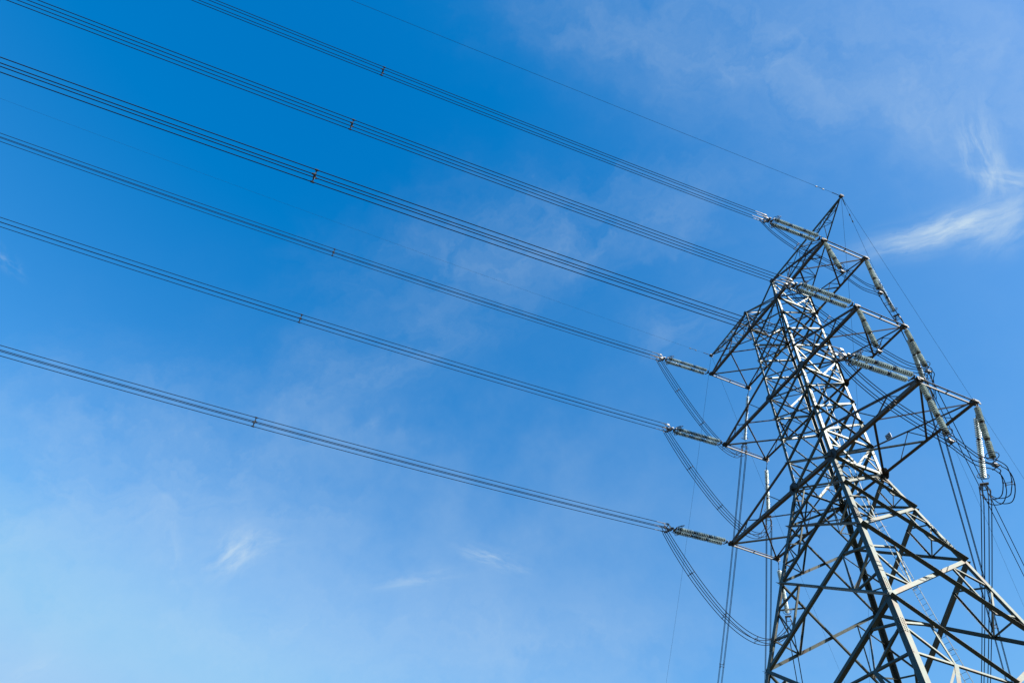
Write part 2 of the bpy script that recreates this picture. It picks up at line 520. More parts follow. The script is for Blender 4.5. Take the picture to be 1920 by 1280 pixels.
# bracing panels of the four faces
LW = {'T': 0.11, '3': 0.12, 'a': 0.12, 'b': 0.12, 'c': 0.12, '2': 0.13, 'd': 0.135, 'e': 0.14, 'f': 0.145, '1': 0.16, 'g': 0.18,
      'h': 0.20, 'i': 0.20, 'j': 0.2, 'k': 0.2}
for fi, (p, q, nrm0) in enumerate(FACES):
    side = fi in (1, 3)
    for i in range(len(ORDER) - 1):
        l1, l2 = ORDER[i], ORDER[i + 1]
        A1, B1, A2, B2 = node(p, l1), node(q, l1), node(p, l2), node(q, l2)
        nrm = (B1 - A1).cross(A2 - A1)
        if nrm.dot(nrm0) < 0:
            nrm = -nrm
        nrm.normalize()
        w = LW[l1]
        th = 0.011
        mb = MB()
        if side and (l1, l2) in (('T', '3'), ('c', '2'), ('f', '1')):
            # K panel: two struts rise from the middle of the lower horizontal
            Mid = lerp(A2, B2, 0.5)
            mb.angle(A1, Mid, nrm, w, th, off=-0.02, w2=w * .8)
            mb.angle(B1, Mid, nrm, w, th, off=-0.02, w2=w * .8)
            mb.angle(A1, B1, nrm, w * .9, th, off=0.015)
            mb.angle(A2, B2, nrm, w * 1.25, th, off=0.018)
            for (C1, C2) in ((A1, A2), (B1, B2)):
                g1 = lerp(C1, C2, 0.55)
                g2 = lerp(C1, Mid, 0.5)
                mb.angle(g1, g2, nrm, 0.06, 0.007, off=-0.03)
                mb.angle(C2, g2, nrm, 0.06, 0.007, off=-0.045)
        elif l1 == 'i':
            Mid = lerp(A2, B2, 0.5)
            mb.angle(A1, Mid, nrm, w, th, outward=True, off=0.02)
            mb.angle(B1, Mid, nrm, w, th, off=-0.02)
            mb.angle(A2, B2, nrm, 0.10, 0.009, off=-0.035)
            for (C1, C2) in ((A1, A2), (B1, B2)):
                H = lerp(C2, Mid, 0.42)
                Dg = lerp(C1, Mid, 0.34)
                mb.angle(Dg, H, nrm, 0.10, 0.008, off=-0.05)
                mb.angle(lerp(C1, C2, 0.5), H, nrm, 0.10, 0.008, off=-0.062)
                mb.angle(lerp(C1, C2, 0.5), Dg, nrm, 0.10, 0.008, off=-0.074)
        elif l1 == 'j':
            Mid = lerp(A1, B1, 0.5)
            for (C1, C2) in ((A1, A2), (B1, B2)):
                H = lerp(C1, Mid, 0.42)
                mb.angle(H, C2, nrm, w, th, off=-0.02)
                mb.angle(H, lerp(C1, C2, .5), nrm, 0.1, .008, off=-0.04)
                mb.angle(Mid, C2, nrm, w, th, off=0.02)
        else:
            # X panel: the member falling to the right lies outside with its free leg outwards
            mb.angle(A1, B2, nrm, w * .85, th, outward=True, off=0.016, w2=w * 1.25)
            mb.angle(B1, A2, nrm, w, th, off=-0.016, w2=w * .8)
            if LEV[l1] < 0.01:
                rw = {'1': 0.07, 'g': 0.085, 'h': 0.10}.get(l1, 0.10)
                for (C1, C2, O1, O2) in ((A1, A2, B1, B2), (B1, B2, A1, A2)):
                    b1, b2 = lerp(C1, C2, 1 / 3), lerp(C1, C2, 2 / 3)
                    a_ = lerp(C1, O2, 0.20)
                    d_ = lerp(C2, O1, 0.27)
                    mb.angle(b1, a_, nrm, rw, 0.008, off=-0.035)
                    mb.angle(a_, d_, nrm, rw, 0.008, off=-0.047)
                    mb.angle(b1, d_, nrm, rw, 0.008, off=-0.059)
                    mb.angle(b2, d_, nrm, rw, 0.008, off=-0.071)
        mb.build('brace_panel', M_STEEL, pylon)

# level frames in plan at the crossarms
for l in ('T', '3', '2', '1', 'g', 'j'):
    mb = MB()
    up = Vector((0, 0, 1))
    zz = -0.03 if l not in '321' else -0.16
    mb.angle(node('NL', l), node('FR', l), up, 0.09, 0.009, off=zz)
    mb.angle(node('NR', l), node('FL', l), up, 0.09, 0.009, off=zz - 0.02)
    mb.build('plan_bracing', M_STEEL, pylon)


def gusset(c, l, size, nrm, ax, parent, rot=0.0, off=0.03, mat=M_PLATE, tall=1.0):
    """bolted plate on a node; ax is the in-plane horizontal direction"""
    p = node(c, l) if isinstance(c, str) else c
    up = nrm.cross(ax).normalized()
    if up.z < 0:
        up = -up
    s = size / 2
    pts = [(-s, -s * .55), (-s * .55, -s * tall), (s * .35, -s * tall), (s, -s * .35), (s, s * .55), (s * .55, s * tall), (-s * .35, s * tall), (-s, s * .35)]
    cr, sr = math.cos(rot), math.sin(rot)
    P = [p + ax * (u * cr - v * sr) + up * (u * sr + v * cr) + nrm * off for (u, v) in pts]
    mb = MB()
    mb.plate(P, nrm, 0.016)
    k = max(2, int(size / 0.14))
    for i in range(k):
        for j in range(k):
            u = (i + .5) / k * 2 - 1
            v = (j + .5) / k * 2 - 1
            if abs(u) + abs(v) > 1.45 or (i * 7 + j * 5) % 3 == 0:
                continue
            uu, vv = u * s * .86, v * s * .86 * tall
            b = p + ax * (uu * cr - vv * sr) + up * (uu * sr + vv * cr) + nrm * (off + 0.016)
            mb.rod(b, b + nrm * 0.02, 0.017, 6)
    return mb.build('gusset_plate', mat, parent)


for l, size in (('1', 0.78), ('2', 0.60), ('3', 0.44), ('T', 0.34)):
    for fi, (p, q, nrm) in enumerate(FACES):
        if fi in (0, 2):
            for c in (p, q):
                gusset(c, l, size, nrm, Vector((1, 0, 0)), pylon, rot=0.25 if CORN[c][0] * CORN[c][1] > 0 else -0.25, off=0.052, tall=1.15)
        elif l in '1':
            for c in (p, q):
                gusset(c, l, size * .6, nrm, Vector((0, 1, 0)), pylon, off=0.045)
for l, size in (('f', .42), ('c', .36), ('e', .28), ('d', .26), ('g', .42), ('h', .46), ('i', .5), ('a', .22), ('b', .22)):
    for fi in (0, 1, 2, 3):
        p, q, nrm = FACES[fi]
        ax = Vector((1, 0, 0)) if fi in (0, 2) else Vector((0, 1, 0))
        for c in (p, q):
            cc = node(c, l) - ax * (ax.dot(Vector((CORN[c][0], CORN[c][1], 0)))) * size * .30
            gusset(cc, l, size * .62, nrm, ax, pylon, off=-0.008, mat=M_STEEL)

# ------------------------------------------------------------------ crossarms
ARM = {'3': 4.0602, '2': 4.0674, '1': 4.7889}
UPL = {'3': 'T', '2': 'c', '1': 'f'}


def tip(l, sx, sy):
    return V(sx * ARM[l], sy, LEV[l])


for l in ('3', '2', '1'):
    for sx in (-1, 1):
        cn, cf = ('NL', 'FL') if sx < 0 else ('NR', 'FR')
        n0, f0 = node(cn, l), node(cf, l)
        n1, f1 = tip(l, sx, -1), tip(l, sx, 1)
        root = lerp(n0, f0, 0.5)
        arm = bpy.data.objects.new('crossarm', None)
        COL.objects.link(arm)
        arm.parent = pylon
        arm.matrix_parent_inverse = Matrix.Translation(-pylon.location)
        arm.location = root
        if (l, sx) == ('3', 1):
            arm['label'] = 'short upper crossarm with two yellow bands near the body'
        cw = 0.22 if l == '1' else 0.19
        for sy, a, b, c in ((-1, n0, n1, cn), (1, f0, f1, cf)):
            # bottom chord: heel down and outwards; carried through the body between the two legs on this face
            mb = MB()
            ye = Vector((0, -sy, 0))
            mb.corner_angle(a - Vector((sx * .0, 0, 0)) + Vector((0, sy * .03, -cw * .5)), b + Vector((sx * .05, sy * .03, -cw * .5)), ye, Vector((0, 0, 1)), cw, 0.016)
            if sx > 0:
                other = node('NL' if sy < 0 else 'FL', l)
                mb.corner_angle(other + Vector((0, sy * .03, -cw * .5)), a + Vector((0, sy * .03, -cw * .5)), ye, Vector((0, 0, 1)), cw, 0.016)
            mb.build('bottom_chord', M_ARM, arm)
            u0 = node(c, UPL[l])
            mb = MB()
            mb.angle(u0 + Vector((0, sy * .03, 0)), b + Vector((0, sy * .03, 0.10)), Vector((0, sy, 0)), 0.115, 0.01)
            # light posts and diagonals between the two chords
            pts_u = [lerp(b, u0, t) for t in (0.30, 0.62)]
            pts_b = [lerp(b, a, t) for t in (0.20, 0.46, 0.80)]
            k_ = Vector((0, sy * .015, 0))
            mb.angle(pts_u[0] + k_, pts_b[0] + k_, Vector((0, sy, 0)), 0.05, 0.006)
            mb.angle(pts_u[0] + k_ * 2, pts_b[1] + k_ * 2, Vector((0, sy, 0)), 0.06, 0.006)
            mb.angle(pts_u[1] + k_, pts_b[1] + k_, Vector((0, sy, 0)), 0.06, 0.006)
            mb.angle(pts_u[1] + k_ * 2, pts_b[2] + k_ * 2, Vector((0, sy, 0)), 0.06, 0.006)
            mb.build('top_chord', M_ARM, arm)
        # plan bracing of the bottom plane
        mb = MB()
        up = Vector((0, 0, 1))
        qn, qf = lerp(n0, n1, 0.5), lerp(f0, f1, 0.5)
        mb.angle(qn, f1, up, 0.11, 0.01, off=-0.04, w2=.09)
        mb.angle(qf, n1 if sx > 0 else n0, up, 0.12, 0.01, off=-0.07, w2=.09)
        mb.angle(qn, f0, up, 0.13, 0.01, off=-0.055, w2=.09)
        mb.build('arm_bracing', M_ARM, arm)
        mb = MB()
        mb.angle(qf, n0, up, 0.11, 0.01, off=-0.085, w2=.16, outward=True, flip=False) if sx > 0 else mb.angle(qf, n1, up, 0.11, 0.01, off=-0.085, w2=.16, outward=True)
        mb.build('arm_strut', M_STEEL, arm)
        # double end beam
        mb = MB()
        for dx in (-0.085, 0.085):
            mb.corner_angle(n1 + Vector((dx, 0, -cw * .45)), f1 + Vector((dx, 0, -cw * .45)), Vector((1 if dx > 0 else -1, 0, 0)), Vector((0, 0, 1)), 0.085, 0.012)
        for t in (0.5,):
            pm = lerp(n1, f1, t)
            mb.bar(pm + Vector((-.09, 0, -cw * .2)), pm + Vector((.09, 0, -cw * .2)), 0.08, 0.012)
        mb.build('end_beam', M_PLATE, arm)
        # attachment blocks at the two tips
        for t_, sy in ((n1, -1), (f1, 1)):
            mb = MB()
            X, Y, Z = Vector((1, 0, 0)), Vector((0, 1, 0)), Vector((0, 0, 1))
            mb.box(t_ + Vector((0, 0, -.02)), X, Y, Z, 0.36, 0.30, 0.13)
            mb.box(t_ + Vector((0, 0, .10)), X, Y, Z, 0.26, 0.36, 0.05)
            mb.box(t_ + Vector((sx * .12, sy * .16, -.05)), X, Y, Z, 0.05, 0.16, 0.24)
            mb.box(t_ + Vector((-sx * .05, sy * .16, -.05)), X, Y, Z, 0.05, 0.16, 0.24)
            mb.box(t_ + Vector((0, 0, -.15)), X, Y, Z, 0.10, 0.20, 0.14)
            for u in (-.13, -.04, .05, .14):
                mb.rod(t_ + Vector((u, -.1, -.085)), t_ + Vector((u, -.1, -.105)), .018, 6)
                mb.rod(t_ + Vector((u, .1, -.085)), t_ + Vector((u, .1, -.105)), .018, 6)
            mb.build('tip_bracket', M_PLATE, arm)
        if l == '3':
            for t in (0.10, 0.235):
                p = lerp(f0, f1, t)
                mb = MB()
                mb.poly_prism(p + Vector((-0.11, 0, 0)), p + Vector((0.11, 0, 0)),
                              [(-cw - .0, -cw * .5 - .008), (.04, -cw * .5 - .008), (.04, cw * .5 + .008), (.0, cw * .5 + .008), (.0, -cw * .5 + .03), (-cw, -cw * .5 + .03)], Vector((0, 1, 0)), Vector((0, 0, 1)))
                mb.build('yellow_band', M_YELLOW, arm)

# small square number board on the far top chord of the lowest right arm: white rim, dark field, pale ring
p = lerp(tip('1', 1, 1), node('FR', 'f'), 0.80) + Vector((0, -0.06, 0.22))
mb = MB()
X, Y, Z = Vector((1, 0, 0)), Vector((0, 1, 0)), Vector((0, 0, 1))
mb.box(p, X, Z, Y, 0.44, 0.44, 0.02)
board = mb.build('sign_board', M_WHITE, pylon)
mb = MB(); mb.box(p + Vector((0, -.014, 0)), X, Z, Y, 0.34, 0.34, 0.008); mb.build('sign_field', M_BLACK, board)
mb = MB(); mb.tube([p + Vector((math.cos(t / 16 * 2 * math.pi) * .09, -.024, math.sin(t / 16 * 2 * math.pi) * .11)) for t in range(16)], 0.02, 6, True)
mb.build('sign_mark', M_WHITE, board)

# ------------------------------------------------------------------ earth-wire horns
HX, HZ = 5.0432, 11.8031
APEX = V(0, 0, LEV['T'] + 0.45)
mb = MB()
for c in CORN:
    mb.angle(node(c, 'T'), APEX, Vector((0, 0, 1)), 0.08, 0.008)
mb.build('apex_frame', M_STEEL, pylon)
FR_ = [0.0, 0.115, 0.25, 0.42, 0.60, 0.79, 1.0]
for sx in (-1, 1):
    H = V(sx * HX, 0, HZ)
    an, cf = (node('NL', 'T'), node('FL', 'T')) if sx < 0 else (node('NR', 'T'), node('FR', 'T'))
    horn = bpy.data.objects.new('earth_wire_horn', None)
    COL.objects.link(horn)
    horn.parent = pylon
    horn.matrix_parent_inverse = Matrix.Translation(-pylon.location)
    horn.location = lerp(an, cf, .5)
    dn = (H - an).cross(H - cf).normalized()
    if dn.z > 0:
        dn = -dn
    tips = {}
    for nm, a, w, nn in (('near', an, .10, Vector((0, -1, -.4))), ('far', cf, .10, Vector((0, 1, -.4))), ('ridge', APEX, .15, Vector((0, -.3, 1)))):
        mb = MB()
        mb.angle(a, H, nn.normalized(), w, 0.010)
        mb.build('chord', M_ARM if nm == 'ridge' else M_STEEL, horn)
    mb = MB()
    prev = None
    for i, t in enumerate(FR_[1:]):
        A_, C_, B_ = lerp(H, an, t), lerp(H, cf, t), lerp(H, APEX, t)
        w = 0.045 if t < .5 else .06
        if t < 1:
            mb.angle(A_, C_, dn, w, 0.006)
        nA, nC = (A_ - B_).cross(H - B_).normalized(), (C_ - B_).cross(H - B_).normalized()
        mb.angle(A_, B_, nA, w, 0.006)
        mb.angle(B_, C_, nC, w, 0.006)
        if prev:
            pA, pC, pB = prev
            if i % 2:
                mb.angle(pC, A_, dn, w, 0.006, off=.01); mb.angle(pB, A_, nA, w, 0.006); mb.angle(pC, B_, nC, w, 0.006)
            else:
                mb.angle(pC, A_, dn, w, 0.006, off=.01); mb.angle(pA, B_, nA, w, 0.006); mb.angle(pB, C_, nC, w, 0.006)
        prev = (A_, C_, B_)
    mb.build('horn_bracing', M_STEEL, horn)
    mb = MB()
    mb.box(H, X, Y, Z, 0.26, 0.30, 0.12)
    mb.lathe([(0, .13), (.12, .12), (.15, .05), (.15, -.06)], H, Z, 12)
    mb.box(H + Vector((sx * .08, 0, -.08)), X, Y, Z, 0.05, 0.34, 0.12)
    mb.build('tip_bracket', M_PLATE, horn)

# ------------------------------------------------------------------ ladder up the middle of the far face
lad = bpy.data.objects.new('ladder', None)
COL.objects.link(lad)
lad.parent = pylon
lad.matrix_parent_inverse = Matrix.Translation(-pylon.location)
lad.location = V(0, hw(LEV['z']), LEV['z'])


def lad_pt(z, off):
    return V(off, hw(z) - 0.13, z)


mbr = MB()
for s_ in (-0.105, 0.105):
    mb = MB()
    for a, b in ((-16.05, 0.0), (0.0, 5.4)):
        mb.bar(lad_pt(a, s_), lad_pt(b, s_), 0.038, 0.016, Vector((1, 0, 0)))
    mb.build('stile', M_STEEL, lad)
z = -15.9
rungs = []
while z < 5.3:
    rungs.append(z)
    z += 0.30 / U
# the rungs the picture shows are parts; the lowest ones stay together
for z in rungs[:-90]:
    mbr.rod(lad_pt(z, -0.105), lad_pt(z, 0.105), 0.010, 6)
ru = mbr.build('lower_rungs', M_STEEL, lad)
ru['kind'] = 'stuff'
for z in rungs[-90:]:
    mb = MB()
    mb.rod(lad_pt(z, -0.105), lad_pt(z, 0.105), 0.009, 6)
    mb.build('rung', M_STEEL, lad)
for z in (-8.5, -5.2, -3.4, -1.4, 0.6, 2.4, 4.4):
    mb = MB()
    mb.bar(lad_pt(z, -.11), lad_pt(z, .11), 0.03, 0.02)
    mb.bar(lad_pt(z, 0.105), V(0.105, hw(z), z), 0.025, 0.015)
    mb.bar(lad_pt(z, -0.105), V(-0.105, hw(z), z), 0.025, 0.015)
    mb.build('ladder_bracket', M_STEEL, lad)

# ------------------------------------------------------------------ insulators
PITCH = 0.140
N_DISC = 28


def disc_mesh(name, mat):
    m = MB()
    ax = Vector((0, 0, -1))            # local -Z is "down the string"
    m.lathe([(0.0, -0.060), (0.040, -0.056), (0.048, -0.030), (0.048, 0.012), (0.075, 0.022), (0.118, 0.030), (0.154, 0.046), (0.164, 0.058),
             (0.156, 0.064), (0.134, 0.052), (0.118, 0.062), (0.100, 0.048), (0.080, 0.056), (0.05, 0.044), (0.03, 0.078), (0.0, 0.080)], Vector((0, 0, 0)), ax, 16)
    me = m.mesh(name, mat, True)
    me.materials.append(M_CAP)
    for q, pl in enumerate(me.polygons):
        if q < 16 * 3 or q >= 16 * 12:
            pl.material_index = 1
    return me


D_GLASS = disc_mesh('insulator_disc', M_GLASS)
D_BROWN = disc_mesh('insulator_disc_dark', M_BROWN)


def frame_from(d, side):
    """rotation whose -Z is d"""
    z = -d.normalized()
    x = side - z * side.dot(z)
    x.normalize()
    y = z.cross(x)
    return Matrix((x, y, z)).transposed()


def chain(parent, a, d, side, length, name='insulator_chain'):
    """string of discs starting at a, running along d"""
    mb = MB()
    n = int(round(length / PITCH))
    mb.rod(a - d * 0.10, a + d * (n * PITCH + 0.10), 0.022, 8)
    mb.rod(a - d * 0.16, a - d * 0.06, 0.035, 8)
    mb.rod(a + d * (n * PITCH), a + d * (n * PITCH + 0.12), 0.035, 8)
    ch = bpy.data.objects.new(name, mb.mesh(name, M_CAP))
    COL.objects.link(ch)
    ch.parent = parent
    ch.matrix_parent_inverse = Matrix.Translation(-parent.location)
    R = frame_from(d, side).to_4x4()
    for k in range(n):
        dark = k in (int(n * .33), int(n * .67))
        o = bpy.data.objects.new('insulator_disc', D_BROWN if dark else D_GLASS)
        COL.objects.link(o)
        o.parent = ch
        o.matrix_parent_inverse = Matrix.Identity(4)
        sc = 0.82 if dark else 1.0
        o.matrix_local = Matrix.Translation(a + d * ((k + .5) * PITCH)) @ R @ Matrix.Diagonal((sc, sc, 1.0 if not dark else 1.25, 1))
    return a + d * (n * PITCH)


def clamp_set(t, E, d, fwd, jdir, e=0.2):
    """four dead-end clamps behind the yoke at E; returns wire start points"""
    side = d.cross(Vector((0, 0, 1))).normalized()
    up = side.cross(d).normalized()
    res = []
    for (u, w) in ((-1, -1), (1, -1), (1, 1), (-1, 1)):
        q = E + side * (u * e) + up * (w * e)
        mb = MB()
        mb.rod(lerp(E - d * .25, q, .55), q + d * 0.06, 0.022, 6)
        mb.rod(q, q + d * 0.55, 0.034, 8)
        mb.rod(q + d * 0.50, q + d * 1.0, 0.026, 8)
        mb.box(q + d * 0.10, side, up, d, 0.05, 0.14, 0.20)
        mb.rod(q + d * .42, q + d * .36 + jdir * 0.22, 0.026, 6)
        mb.build('dead_end_clamp', M_FIT, t)
        res.append(q)
    mb = MB()
    mb.plate([E - d * .35 + up * .05 - side * .05, E - d * .35 - side * .05 - up * .05, E + side * (-e) - up * e, E + side * (-e) + up * e], side, 0.02)
    mb.plate([E - d * .35 + up * .05 + side * .05, E - d * .35 + side * .05 - up * .05, E + side * (e) - up * e, E + side * (e) + up * e], side, 0.02)
    mb.box(E - d * .28, side, up, d, 0.46, 0.05, 0.16)
    mb.bar(E - side * e + up * e, E + side * e + up * e, .05, .025)
    mb.bar(E - side * e - up * e, E + side * e - up * e, .05, .025)
    mb.build('yoke_plate', M_FIT, t)
    return res, side, up


def ring(parent, c, d, side, r1, r2, open_=True):
    """racetrack grading ring round the end of the chains"""
    up = side.cross(d).normalized()
    pts = []
    for i in range(28):
        t = 2 * math.pi * i / 28
        pts.append(c + side * (math.cos(t) * r1) + up * (math.sin(t) * r2))
    mb = MB()
    mb.tube(pts, 0.02, 6, True)
    mb.rod(c + up * r2, c - up * r2, 0.012, 6)
    mb.rod(c + side * r1, c - side * r1 , 0.012, 6)
    mb.build('grading_ring', M_DARKFIT, parent)


LNAME = {'3': 'upper', '2': 'middle', '1': 'lowest'}
SNAME = {-1: 'left', 1: 'right'}
NEAR_A = {('3', 1): -0.1186, ('2', 1): -0.11747, ('1', 1): -0.1185, ('3', -1): -0.10653, ('2', -1): -0.10366, ('1', -1): -0.10673}
NEAR_B = 0.001252


def near_pt(l, sx, s):
    return V(sx * ARM[l] , -1 - s, LEV[l] + NEAR_A[(l, sx)] * s + NEAR_B * s * s)


FAR = {('3', -1): (-1.1345, -0.4974, 0.4, 2.2, -1.0934, -0.2405, 0.002296),
       ('2', -1): (-0.9948, -0.3927, 0.5, 2.05, -0.9970, -0.2097, 0.003306),
       ('1', -1): (-0.8552, -0.2618, 0.6, 2.2, -0.8656, -0.1992, 0.003512),
       ('3', 1): (-0.5236, -0.3403, 0.5, 2.05, -0.5484, -0.1780, 0.003908),
       ('2', 1): (-0.6283, -0.1047, 0.6, 2.05, -0.6924, -0.2375, 0.002469),
       ('1', 1): (-0.8378, -0.3665, 0.5, 2.05, -0.8509, -0.2025, 0.003446)}


def arc(fn, s0, s1, n):
    return [fn(s0 + (s1 - s0) * i / n) for i in range(n + 1)]


def spacer(parent, c, side, up, e, mat=M_DARKFIT, r=0.026, frame=True):
    mb = MB()
    cs = [c + side * (u * e) + up * (w * e) for (u, w) in ((-1, -1), (1, -1), (1, 1), (-1, 1))]
    ins = [lerp(c, p, 0.62) for p in cs]
    mb.tube(ins, r * 1.15, 6, True)
    ax = side.cross(up).normalized()
    for p, q in zip(ins, cs):
        mb.rod(p, q, r, 6)
        mb.rod(q - ax * 0.08, q + ax * 0.08, 0.045, 8)
    return mb.build('spacer', mat, parent)


def bundle(name, label, cat, group, fn, s0, s1, n, starts=None, sp=(), e=0.2, ends=None, r=0.0205):
    """four parallel conductors along the centre curve fn; spacer frames at the parameters sp"""
    pts = arc(fn, s0, s1, n)
    t = thing(name, pts[0], label, cat, group)
    tang = (pts[-1] - pts[0])
    hd = Vector((tang.x, tang.y, 0)).normalized()
    side = hd.cross(Vector((0, 0, 1))).normalized()
    for k, (u, w) in enumerate(((-1, -1), (1, -1), (1, 1), (-1, 1))):
        P = []
        for i, p in enumerate(pts):
            P.append(p + side * (u * e) + Vector((0, 0, w * e)))
        if starts:
            P[0] = starts[k]
        if ends:
            P[-1] = ends[k]
        mb = MB()
        mb.tube(P, r, 6)
        mb.build('conductor', M_WIRE, t, True)
    for s in sp:
        c = fn(s)
        spacer(t, c, side, Vector((0, 0, 1)), e)
    return t


DEAD = {}
for l in ('3', '2', '1'):
    for sx in (-1, 1):
        where = '%s %s arm' % (LNAME[l], SNAME[sx])
        # ---------- near span: twin tension chains
        T0 = tip(l, sx, -1) + Vector((0, -0.12, -0.05))
        E = near_pt(l, sx, 2.62)
        d = (E - T0).normalized()
        side = Vector((1, 0, 0))
        t = thing('tension_insulator', T0, 'twin rows of green discs pulled sideways from the near tip of the ' + where, 'insulator', 'twin tension insulators')
        mb = MB()
        mb.rod(T0, T0 + d * 0.22, 0.03, 8)
        mb.plate([T0 + d * .2, T0 + d * .42 + side * .26, T0 + d * .42 - side * .26], Vector((0, 0, 1)), 0.02)
        mb.rod(T0 + d * .40 - side * .27, T0 + d * .40 + side * .27, 0.025, 8)
        mb.build('tower_yoke', M_DARKFIT, t)
        for u in (-1, 1):
            a = T0 + d * 0.55 + side * (u * 0.21)
            b = chain(t, a, d, side, PITCH * N_DISC)
        e_ = T0 + d * (0.55 + PITCH * N_DISC)
        ring(t, e_ - d * 0.12, d, side, 0.50, 0.24)
        mb = MB()
        for u in (-1, 1):
            mb.tube([e_ + d * .25 + side * (u * .3), e_ - d * .05 + side * (u * .52) + Vector((0, 0, .1)), e_ - d * .35 + side * (u * .50) + Vector((0, 0, .22)),
                     e_ - d * .35 + side * (u * .30) + Vector((0, 0, .26)), e_ + side * (u * .22) + Vector((0, 0, .2)), e_ + d * .22 + side * (u * .2)], 0.02, 6)
        mb.build('arcing_horn', M_DARKFIT, t)
        mb = MB()
        mb.rod(e_ + d * .14 - side * .27, e_ + d * .14 + side * .27, 0.03, 8)
        mb.plate([e_ + d * .12 - side * .26, e_ + d * .12 + side * .26, e_ + d * .34], Vector((0, 0, 1)), 0.02)
        mb.build('line_yoke', M_FIT, t)
        Ey = e_ + d * 0.72
        st, sd, up_ = clamp_set(t, Ey, d, 1, Vector((0, 0.15, -1)).normalized())
        # ---------- the span itself
        dd = near_pt(l, sx, 3.0) - Ey
        def nf(s, l=l, sx=sx):
            return near_pt(l, sx, s)
        s_start = (Ey.y * -1 / U) - 1 + 0.3
        starts = [q + d * 0.95 for q in st]
        # order of clamp corners matches the conductor corners (side points to -x here)
        cen = nf(s_start)
        def pick(lst, c0, side_v, e=0.2):
            out = []
            for (u, w) in ((-1, -1), (1, -1), (1, 1), (-1, 1)):
                g0 = c0 + side_v * (u * e) + Vector((0, 0, w * e))
                out.append(min(lst, key=lambda q: (q - g0).length))
            return out
        hd = Vector((0, -1, 0))
        sv = hd.cross(Vector((0, 0, 1))).normalized()
        stc = [q for q in starts]
        cen = sum(stc, Vector()) / 4
        s_start = (-cen.y / U) - 1
        bundle('conductor_bundle', 'bundle of four wires running left across the sky from the ' + where, 'power line', 'bundled conductors crossing the sky',
               nf, s_start, 88.0, 220, starts=pick(stc, cen, sv), sp=({('3', 1): 18.1, ('2', 1): 17.87, ('1', 1): 17.6, ('3', -1): 18.25, ('2', -1): 18.1, ('1', -1): 17.9}[(l, sx)], 52.0))
        DEAD[(l, sx, 'n')] = ([q + d * 0.38 + Vector((0, .03, -.2)) for q in st], Ey, d)
        # ---------- far span: one chain
        th, el, s0, L, wth, wa, wb = FAR[(l, sx)]
        d2 = Vector((math.sin(th) * math.cos(el), math.cos(th) * math.cos(el), math.sin(el)))
        T1 = tip(l, sx, 1) + Vector((0, 0.12, -0.06))
        side2 = d2.cross(Vector((0, 0, 1))).normalized()
        t = thing('tension_insulator', T1, 'single row of discs sloping down behind the far corner of the ' + where, 'insulator', 'single tension insulators')
        a = tip(l, sx, 1) + d2 * (s0 * U)
        mb = MB()
        mb.rod(T1, a - d2 * .1, 0.018, 6)
        for q in range(4):
            c_ = lerp(T1, a, (q + .5) / 4)
            mb.tube([c_ + d2 * (math.cos(x_) * .07) + (side2 if q % 2 else Vector((0, 0, 1))) * (math.sin(x_) * .03) for x_ in [i * math.pi / 4 for i in range(8)]], 0.012, 5, True)
        mb.build('shackle_link', M_FIT, t)
        n_ = L * U
        e_ = chain(t, a, d2, side2, n_)
        ring(t, e_ - d2 * 0.05, d2, side2, 0.30, 0.30)
        Ey = e_ + d2 * 0.75
        st, sd, up_ = clamp_set(t, Ey, d2, 1, Vector((0, 0, -1)))
        cen = sum(st, Vector()) / 4 + d2 * .95

        def ff(s, c0=cen, wth=wth, wa=wa, wb=wb):
            return c0 + Vector((s * U * math.sin(wth), s * U * math.cos(wth), (wa * s + wb * s * s) * U))
        hd = Vector((math.sin(wth), math.cos(wth), 0))
        sv = hd.cross(Vector((0, 0, 1))).normalized()
        span = -wa / wb
        spp = {('3', -1): (15.5,), ('2', 1): (12.8,), ('3', 1): (18.0,)}.get((l, sx), (17.0,))
        bundle('conductor_bundle', 'bundle of four wires falling away downwards behind the pylon from the ' + where, 'power line', 'bundled conductors leading away downwards',
               ff, 0.0, span, 160, r=0.026, starts=pick([q + d2 * .95 for q in st], cen, sv), sp=spp)
        DEAD[(l, sx, 'f')] = ([q + d2 * 0.38 + Vector((0, 0, -.2)) for q in st], Ey, d2)


# ------------------------------------------------------------------ pilot insulators hanging from the right-hand arms
def pilot(l, sy, tilt, label):
    T0 = tip(l, 1, sy) + Vector((0, 0, -0.2))
    d = (Vector((0, 0, -1)) + tilt).normalized()
    side = Vector((1, 0, 0))
    t = thing('suspension_insulator', T0, label, 'insulator', 'hanging insulators that carry the loop wires')
    mb = MB(); mb.rod(T0, T0 + d * .16, .02, 6); mb.build('hanger', M_FIT, t)
    e_ = chain(t, T0 + d * 0.18, d, side, PITCH * 26)
    ring(t, e_ - d * 0.08, d, side, 0.30, 0.30)
    c = e_ + d * 0.52
    up = -d
    mb = MB()
    mb.rod(e_, c - up * -0.1, 0.02, 6)
    mb.bar(c + side * .22 + up * .2, c - side * .22 + up * .2, .04, .03)
    mb.bar(c + side * .22 - up * .2, c - side * .22 - up * .2, .04, .03)
    mb.bar(c + side * .0 - up * .22, c + up * .22, .04, .03)
    mb.build('clamp_frame', M_DARKFIT, t)
    mb = MB()
    mb.box(c - up * .02, Vector((1, 0, 0)), Vector((0, 1, 0)), Vector((0, 0, 1)), 0.20, 0.30, 0.16)
    mb.lathe([(0, -.14), (.08, -.13), (.12, -.06), (.12, .06), (.08, .1), (0, .11)], c, Vector((0, 0, 1)), 12)
    mb.build('counterweight', M_FIT, t)
    return c


